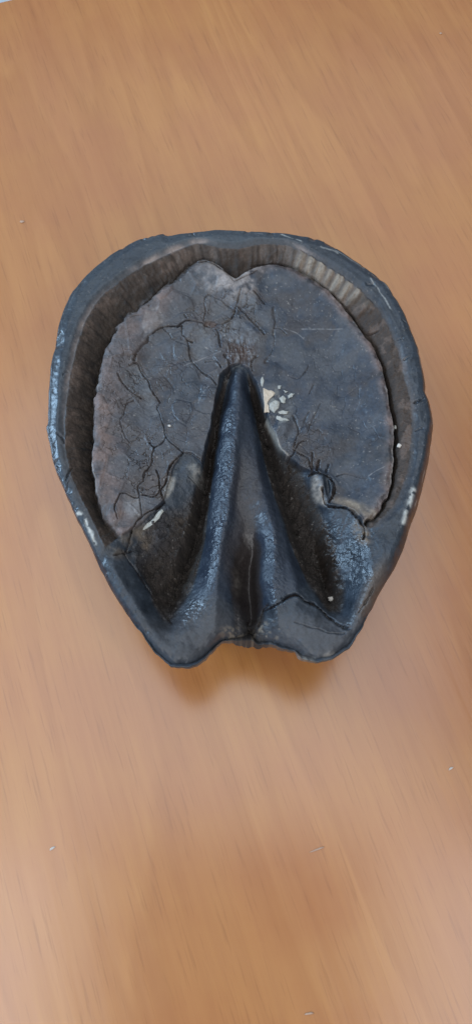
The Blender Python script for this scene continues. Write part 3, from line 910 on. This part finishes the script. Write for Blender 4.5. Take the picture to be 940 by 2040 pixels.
col = lay(col, C(0.40, 0.37, 0.33), np.clip(np.exp(-(line_dist([(588, 1308), (604, 1314), (622, 1317)], 9, .6) / 0.9) ** 2)
                                            + np.exp(-(line_dist([(648, 1310), (662, 1303)], 7, .6) / 0.9) ** 2)
                                            + 0.8 * np.exp(-(line_dist([(505, 1278), (514, 1283), (520, 1278)], 12, .6) / 0.9) ** 2), 0, 1) * (0.75 + 0.4 * sm3))
# frog, grooves beside it, bars, heels
isH = ss(-0.3, 0.3, sdH)
col = lay(col, C(0.018, 0.026, 0.042), isH * ss(-0.2, 0.8, sdF) * 0.9)
col = lay(col, C(0.036, 0.033, 0.036), isH * np.clip(spot(492, 985, 26, 90, 0, 5) + spot(470, 1110, 24, 60, 0, 7), 0, 1) * 0.8)
soil = rough_zone * isH
sc = C(0.014, 0.012, 0.013) * (1 + 0.4 * sm2 + 0.3 * sm3)[..., None]
tanz = np.clip(spot(352, 1130, 36, 100, 12, 13, 0.6) + 0.7 * spot(375, 1040, 26, 40, 10, 14, 0.6) + 0.45 * spot(600, 960, 30, 50, -20, 12, 0.6)
               + 0.35 * spot(628, 1110, 22, 40, -20, 16, 0.6) + 0.6 * spot(275, 1085, 26, 20, 30, 8, 0.6), 0, 1)
tb1, tb2, tbid = worley(X + 0.7 * wx, Y + 0.7 * wy, 2.3, 12)
blob = ss(0.55, 0.25, tb1) * ss(0.35, 0.75, tbid)
sc = lay(sc, C(0.040, 0.031, 0.025), tanz * (0.55 + 0.5 * sm2))
sc = lay(sc, C(0.125, 0.098, 0.072), tanz * blob * (0.7 + 0.3 * sm3))
sc = lay(sc, C(0.040, 0.042, 0.052), spot(320, 1075, 40, 40, 40, 9, 0.7) * 0.7)
col = lay(col, 0 * col + sc, soil * 0.92)
col = lay(col, BROWN * 0.6, isH * ss(0.0, -0.4, sdF) * ss(8.6, 11.5, tps) * 0.8)  # brown that grows with depth, painting shade into the slits beside the frog
col = lay(col, C(0.026, 0.020, 0.018), isH * ss(7.5, 10.5, tps + 0.8 * sm2) * np.clip(spot(492, 1160, 40, 120, 0, 13), 0, 1) * 0.9)  # dark brown sulcus, its deep shade put into the colour
col = lay(col, C(0.26, 0.235, 0.21), np.clip(spot(632, 972, 9, 24, 14, 6) + 0.8 * spot(642, 992, 5, 14, 20, 6), 0, 1) * (0.75 + 0.4 * sm3))
col = lay(col, C(0.21, 0.205, 0.19), np.clip(spot(338, 970, 8, 24, -20, 7) + 0.6 * spot(388, 940, 14, 22, 15, 7), 0, 1) * (0.7 + 0.5 * sm3))
col = lay(col, C(0.15, 0.135, 0.12), np.clip(spot(470, 1158, 8, 20, 0, 9, 0.9), 0, 1) * 0.45 * (0.7 + 0.5 * sm3))
col = lay(col, C(0.047, 0.050, 0.058), isH * np.clip(spot(400, 1260, 90, 55, 0, 6) + spot(620, 1270, 90, 45, 0, 5), 0, 1) * 0.8)
tear = np.clip(spot(480, 1265, 36, 14, 0, 12) + spot(530, 1262, 26, 20, 0, 9), 0, 1) * ss(-0.1, 0.6, sm3 + 0.4 * sm2)
col = lay(col, C(0.18, 0.155, 0.125), tear * 0.8)
col = lay(col, C(0.105, 0.082, 0.060), np.clip(spot(255, 1075, 50, 30, 30, 5), 0, 1) * (0.55 + 0.6 * sm2) * isH)
col = lay(col, C(0.085, 0.068, 0.058), np.clip(spot(738, 1180, 16, 60, -26, 4), 0, 1) * 0.8)
col = lay(col, C(0.13, 0.10, 0.075), np.clip(spot(718, 1062, 12, 26, 20, 4), 0, 1) * (0.6 + 0.6 * sm3))
col = lay(col, C(0.30, 0.28, 0.25), np.exp(-(line_dist([(530, 830), (545, 862), (562, 896), (572, 908)], 7, 0.8) / 0.35) ** 2) * 0.8)
# dirt packed in the cracks
col = lay(col, C(0.052, 0.038, 0.030), halo * isS * ss(-0.5, 0.6, sm2) * 0.75)
col = lay(col, C(0.022, 0.015, 0.012), crack * 0.92 * ss(0.0, 1.2, sdG))
# long pale scratches
for pts in ([(600, 655), (640, 658), (680, 662)], [(732, 951), (748, 942), (764, 935)], [(366, 728), (400, 712), (440, 700)],
            [(395, 800), (405, 780), (416, 768)], [(455, 706), (480, 703), (505, 703)], [(566, 652), (590, 662), (602, 672)]):
    col = lay(col, C(0.22, 0.22, 0.23), np.exp(-(line_dist(pts, 6, 0.3) / 0.16) ** 2) * (0.5 + 0.4 * sm3))
speck = ss(1.02, 1.10, RNG.random((1,))[0] * 0 + fbm(X, Y, 0.7, 2, 91)) * 0.55
col = lay(col, C(0.30, 0.28, 0.26), speck * (isS * 0.7 + soil * 0.5 + isR * 0.5))
rgh = mix(rgh, 0.85, soil)
bmp = mix(bmp, 0.6, soil)
rgh = mix(rgh, np.clip(0.37 + 0.12 * sm2 + 0.08 * sm1, 0.27, 0.55), sparkle)
bmp = mix(bmp, 0.34, sparkle)
rgh = rgh + 0.2 * leftedge + 0.15 * topc
rgh = mix(rgh, 0.30, isR * (1 - lipm))
col = np.clip(col, 0.008, 0.9)

# ------------------------------------------------------------------ side of the hoof down to the table
NS = 44
edge = P_EDGE
zc = HZ - d_all[-1]
tts = (np.arange(1, NS + 1) / NS) ** 1.3
# inset of the lower hoof: smooth outline (heels closed) pulled in
sm_r = R_TH.copy()
k = np.ones(121) / 121
for _ in range(2):
    sm_r = np.convolve(np.r_[sm_r[-60:], sm_r, sm_r[:60]], k, 'valid')
base = np.c_[CEN[0] + (np.minimum(sm_r, R_TH + 2) * 0.80) * cx_, CEN[1] + 3 + (np.minimum(sm_r, R_TH + 2) * 0.80) * sx_]
SX, SY, SZ = [], [], []
for t in tts:
    w = t ** 0.75
    ring = 0.10 * math.sin(t * 46) * (1 - t)
    px = edge[:, 0] * (1 - w) + base[:, 0] * w + ring * cx_ * min(1, t * 6)
    py = edge[:, 1] * (1 - w) + base[:, 1] * w + ring * sx_ * min(1, t * 6)
    SX.append(px)
    SY.append(py)
    SZ.append(zc * (1 - t) + 0.25 * t)
SX, SY, SZ = np.array(SX), np.array(SY), np.array(SZ)
AX = np.vstack([X, SX])
AY = np.vstack([Y, SY])
AZ = np.vstack([HZ - d_all, SZ])
scol = np.zeros(SX.shape + (3,)) + C(0.024, 0.022, 0.023)
scol *= (1 + 0.3 * fbm(SX + SZ, SY, 4, 4, 77))[..., None]
f = np.linspace(0, 1, NS)[:, None, None] * 5
scol = mix(col[-1][None], scol, np.clip(f, 0, 1))
ACOL = np.concatenate([col, np.clip(scol, 0.01, 1)], 0)
ARG = np.vstack([rgh, np.full(SX.shape, 0.5)])
ABM = np.vstack([bmp, np.full(SX.shape, 0.2)])

# normals of the whole surface, shared by all parts so that their seams do not show
PV = np.stack([AX, AY, AZ], -1)
dth = np.roll(PV, -1, 1) - np.roll(PV, 1, 1)
drr = np.zeros_like(PV)
drr[1:-1] = PV[2:] - PV[:-2]
drr[0] = PV[1] - PV[0]
drr[-1] = PV[-1] - PV[-2]
NV = np.cross(drr, dth)
NV /= np.linalg.norm(NV, axis=-1, keepdims=True) + 1e-12
if NV[50, :, 2].mean() < 0:
    NV = -NV

HB = (0.0, float(CEN[1]) / 1000, 0.0)       # hoof base on the table
hoof = empty('hoof', HB)
tag(hoof, 'dark blue grey horse hoof lying sole up on the wooden table', 'hoof')
VERT = PV.reshape(-1, 3) / 1000 - np.array(HB)
NORM = NV.reshape(-1, 3)
COLR = np.c_[ACOL.reshape(-1, 3), np.ones(len(VERT))]
FIN = np.c_[ARG.ravel(), ABM.ravel(), np.zeros(len(VERT)), np.ones(len(VERT))]

nrow, ncol = AX.shape
i0 = np.arange(nrow - 1)[:, None] * ncol + np.arange(ncol)[None]
i1 = np.arange(nrow - 1)[:, None] * ncol + (np.arange(ncol)[None] + 1) % ncol
QUAD = np.stack([i0, i0 + ncol, i1 + ncol, i1], -1).reshape(-1, 4)
# face centres -> which part
qx = AX.ravel()[QUAD].mean(1)
qy = AY.ravel()[QUAD].mean(1)
side = np.repeat(np.arange(nrow - 1), ncol) >= NR
PART = np.zeros(len(QUAD), int)              # 0 = hoof wall
fw = 0.35 * fbm(qx, qy, 4, 3, 2)
fS, fG, fH = bil(SD_S, qx + fw, qy + fw), bil(SD_G, qx, qy), bil(SD_H, qx + fw, qy + fw)
fF = bil(SD_F, qx, qy)
PART[(fG > 0) & (fH < 0)] = 1                # groove lining
PART[(fS > 0) & (fH < 0)] = 2                # sole
inner = (fH >= 0) & (bil(sdf(smooth_poly(curve([(478, 715), (540, 760), (580, 890), (680, 960), (745, 1060), (738, 1100), (724, 1160), (700, 1240), (600, 1255),
                                                  (400, 1255), (330, 1245), (285, 1185), (246, 1120), (240, 1075), (330, 960), (400, 850), (430, 740)], 6), 3)), qx, qy) > 0)
PART[inner & (qx < 0)] = 3                   # collateral grooves
PART[inner & (qx >= 0)] = 4
PART[(fH >= 0) & (bil(SD_BAL, qx, qy) > 0)] = 5
PART[(fH >= 0) & (bil(SD_BAR, qx, qy) > 0)] = 6
PART[(bil(SD_BUL, qx, qy) > 0)] = 7
PART[(bil(SD_BUR, qx, qy) > 0)] = 8
PART[fF > 0] = 9
PART[side] = 0
NAMES = {0: 'hoof_wall', 1: 'wall_groove', 2: 'sole', 3: 'frog_groove', 4: 'frog_groove', 5: 'bar', 6: 'bar', 7: 'heel_bulb', 8: 'heel_bulb', 9: 'frog'}
for pid, nm in NAMES.items():
    q = QUAD[PART == pid]
    if len(q) == 0:
        continue
    ids, inv = np.unique(q.ravel(), return_inverse=True)
    extra = []
    if pid == 9:                             # close the pole of the polar grid
        extra = [list(np.searchsorted(ids, np.arange(ncol)))]
    if pid == 0:                             # underside resting on the table
        extra = [list(np.searchsorted(ids, (nrow - 1) * ncol + np.arange(ncol)))]
    me = bpy.data.meshes.new(nm)
    nq = len(q)
    nl = nq * 4 + sum(len(e) for e in extra)
    me.vertices.add(len(ids))
    me.vertices.foreach_set('co', VERT[ids].ravel())
    me.loops.add(nl)
    me.loops.foreach_set('vertex_index', np.r_[inv.ravel(), np.array([v for e in extra for v in e], int)].astype(np.int32))
    me.polygons.add(nq + len(extra))
    starts = list(range(0, nq * 4, 4))
    p = nq * 4
    for e in extra:
        starts.append(p)
        p += len(e)
    me.polygons.foreach_set('loop_start', np.array(starts, np.int32))
    me.update(calc_edges=True)
    me.polygons.foreach_set('use_smooth', np.ones(len(me.polygons), bool))
    a = me.attributes.new('horn_colour', 'FLOAT_COLOR', 'POINT')
    a.data.foreach_set('color', COLR[ids].ravel())
    a = me.attributes.new('horn_finish', 'FLOAT_COLOR', 'POINT')
    a.data.foreach_set('color', FIN[ids].ravel())
    me.normals_split_custom_set_from_vertices(NORM[ids].tolist())
    me.materials.append(M_HORN)
    o = bpy.data.objects.new(nm, me)
    COL.objects.link(o)
    o.parent = hoof
    if pid == 6:
        o['label'] = 'glossy blue right bar with a curled pale tip'
    if pid == 5:
        o['label'] = 'dull brown pitted left bar'
    if nm == 'sole':
        sole_ob = o
    if pid == 5:
        bar_ob = o


# ------------------------------------------------------------------ small loose bits
def surface(px, py):
    """plan point and depth of the hoof surface that the photo shows at a pixel"""
    d = 5.0
    for _ in range(12):
        q = at(px, py, d)
        a = (math.atan2(q[1] - CEN[1], q[0] - CEN[0]) - TH[0]) % (2 * math.pi)
        ia = int(a / (2 * math.pi) * NA) % NA
        s = math.hypot(q[0] - CEN[0], q[1] - CEN[1]) / R_TH[ia]
        ir = int(np.clip(np.searchsorted(sv, s), 0, NR))
        d = 0.5 * d + 0.5 * float(d_all[ir, ia])
    q = at(px, py, d)
    return q[0], q[1], d


def chip_bm(rx, ry, rz, seed, sub=2):
    r = random.Random(seed)
    b = bmesh.new()
    bmesh.ops.create_icosphere(b, subdivisions=sub, radius=1)
    ph = [r.uniform(0, 6.28) for _ in range(6)]
    for v in b.verts:
        c = v.co
        k = 1 + 0.22 * math.sin(3 * c.x + ph[0]) * math.cos(2.6 * c.y + ph[1]) + 0.14 * math.sin(5 * c.y + 4 * c.z + ph[2]) + r.uniform(-.06, .06)
        v.co = (c.x * rx * k, c.y * ry * k, c.z * rz * k)
    return b


def bit(name, px, py, rx, ry, rz, deg, seed, mat, parent=None, on_hoof=True, lift=0.3, tilt=0.0):
    if on_hoof:
        x, y, d = surface(px, py)
        z = HZ - d
    else:
        x, y = at(px, py, HZ)
        z = 0
    o = link_bm(name, chip_bm(rx * MM / 1000, ry * MM / 1000, rz * MM / 1000, seed), mat, None, True)
    loc = Vector((x / 1000, y / 1000, (z + lift * rz * MM) / 1000))
    if parent:
        o.parent = parent
        loc -= Vector(HB)
    o.location = loc
    o.rotation_euler = (tilt, tilt * 0.6, math.radians(deg))
    return o


def flake(name, poly, proud, seed, mat, parent):
    """a broken flake lying on the hoof: jagged outline, humped top, real thickness"""
    r = random.Random(seed)
    pts = [poly[0]]
    for a, b_ in zip(poly, poly[1:] + poly[:1]):
        pts.append(((a[0] + b_[0]) / 2 + r.uniform(-1.3, 1.3), (a[1] + b_[1]) / 2 + r.uniform(-1.3, 1.3)))
        pts.append(b_)
    pts = pts[:-1]
    cx, cy = sum(p[0] for p in pts) / len(pts), sum(p[1] for p in pts) / len(pts)
    ds = [surface(*p)[2] for p in pts] + [surface(cx, cy)[2]]
    dm = sorted(ds)[len(ds) // 2]
    b = bmesh.new()
    rings = []
    for k, up in ((1.0, -0.5), (1.0, 0.25 * proud), (0.84, 0.85 * proud), (0.42, proud)):
        ring = []
        for p in pts:
            q = at(cx + (p[0] - cx) * k, cy + (p[1] - cy) * k, dm - up)
            ring.append(b.verts.new(((q[0]) / 1000 - HB[0], q[1] / 1000 - HB[1], (HZ - dm + up + r.uniform(-.2, .2) * proud) / 1000)))
        rings.append(ring)
    n = len(pts)
    for ra, rb in zip(rings[:-1], rings[1:]):
        for i in range(n):
            b.faces.new((ra[i], ra[(i + 1) % n], rb[(i + 1) % n], rb[i]))
    b.faces.new(rings[-1])
    b.faces.new(rings[0][::-1])
    bmesh.ops.recalc_face_normals(b, faces=list(b.faces))
    return link_bm(name, b, mat, parent, False)


# pale flaking horn beside the frog point: pieces of the sole
for i, (poly, pr, mt) in enumerate([
        ([(524, 773), (538, 777), (548, 783), (540, 791), (533, 801), (530, 815), (536, 822), (526, 822), (525, 791)], 0.5, M_CREAM),
        ([(537, 803), (548, 796), (557, 801), (555, 813), (546, 823), (536, 815)], 1.0, M_CHALK),
        ([(555, 793), (563, 788), (570, 794), (568, 803), (560, 802)], 0.9, M_CHALK),
        ([(572, 789), (580, 783), (587, 784), (582, 791), (574, 795)], 0.8, M_CHALK),
        ([(552, 820), (563, 817), (575, 819), (572, 825), (557, 825)], 0.7, M_CHALK),
        ([(551, 828), (562, 832), (577, 837), (572, 840), (562, 839), (550, 835)], 0.6, M_CHALK),
        ([(553, 768), (560, 768), (558, 775), (554, 775)], 0.5, M_CHALK),
        ([(563, 776), (574, 780), (568, 783)], 0.5, M_CHALK),
        ([(519, 756), (523, 750), (526, 758), (523, 771), (520, 768)], 0.4, M_CHALK)]):
    flake('flake', poly, pr * 0.7, 10 + i, mt, sole_ob)
# pale splinter lying along the left bar
flake('splinter', [(278, 1062), (286, 1050), (300, 1038), (311, 1025), (322, 1014), (326, 1019), (318, 1033), (305, 1045), (292, 1054)], 0.6, 40, M_CHALK, bar_ob)
# crumbs on the hoof
for px, py, r, lab in ((658, 1194, 6, 'round white crumb in the groove by the right heel of the hoof'),
                       (794, 889, 4.5, 'small pale crumb stuck in the slit along the right side of the hoof'),
                       (338, 849, 3.2, 'tiny white speck on the left half of the hoof sole'),
                       (787, 852, 4, 'dull tan crumb in the right hand slit, just above the pale crumb')):
    tag(bit('crumb', px, py, r, r * 0.9, r * 0.8, 20, int(px), M_DUST if px != 787 else M_CHALK, None, True, 0.6), lab, 'crumb', 'crumbs caught on the hoof')
# dust on the table
for px, py, rx, ry, dg, lab in ((105, 1690, 6, 2.2, 35, 'white lint fleck on bare table at lower left of the hoof'),
                                (632, 1692, 17, 1.6, 20, 'long thin pale lint thread on table below the right heel'),
                                (897, 1531, 5, 2, 30, 'small white fleck on table near its right side, below the hoof'),
                                (615, 2019, 10, 2, 10, 'pale lint sliver on table nearest the bottom of the photo'),
                                (45, 442, 6, 4, 0, 'pale dust fleck on table to the upper left of the hoof'),
                                (877, 67, 4, 3.5, 0, 'pale dust dot on table at the far right, beyond the hoof')):
    tag(bit('lint_fleck', px, py, rx, ry, 1.2, dg, int(px + py), M_DUST if px in (105, 897) else M_LINT, None, False, 0.8), lab, 'lint', 'lint flecks on the table')
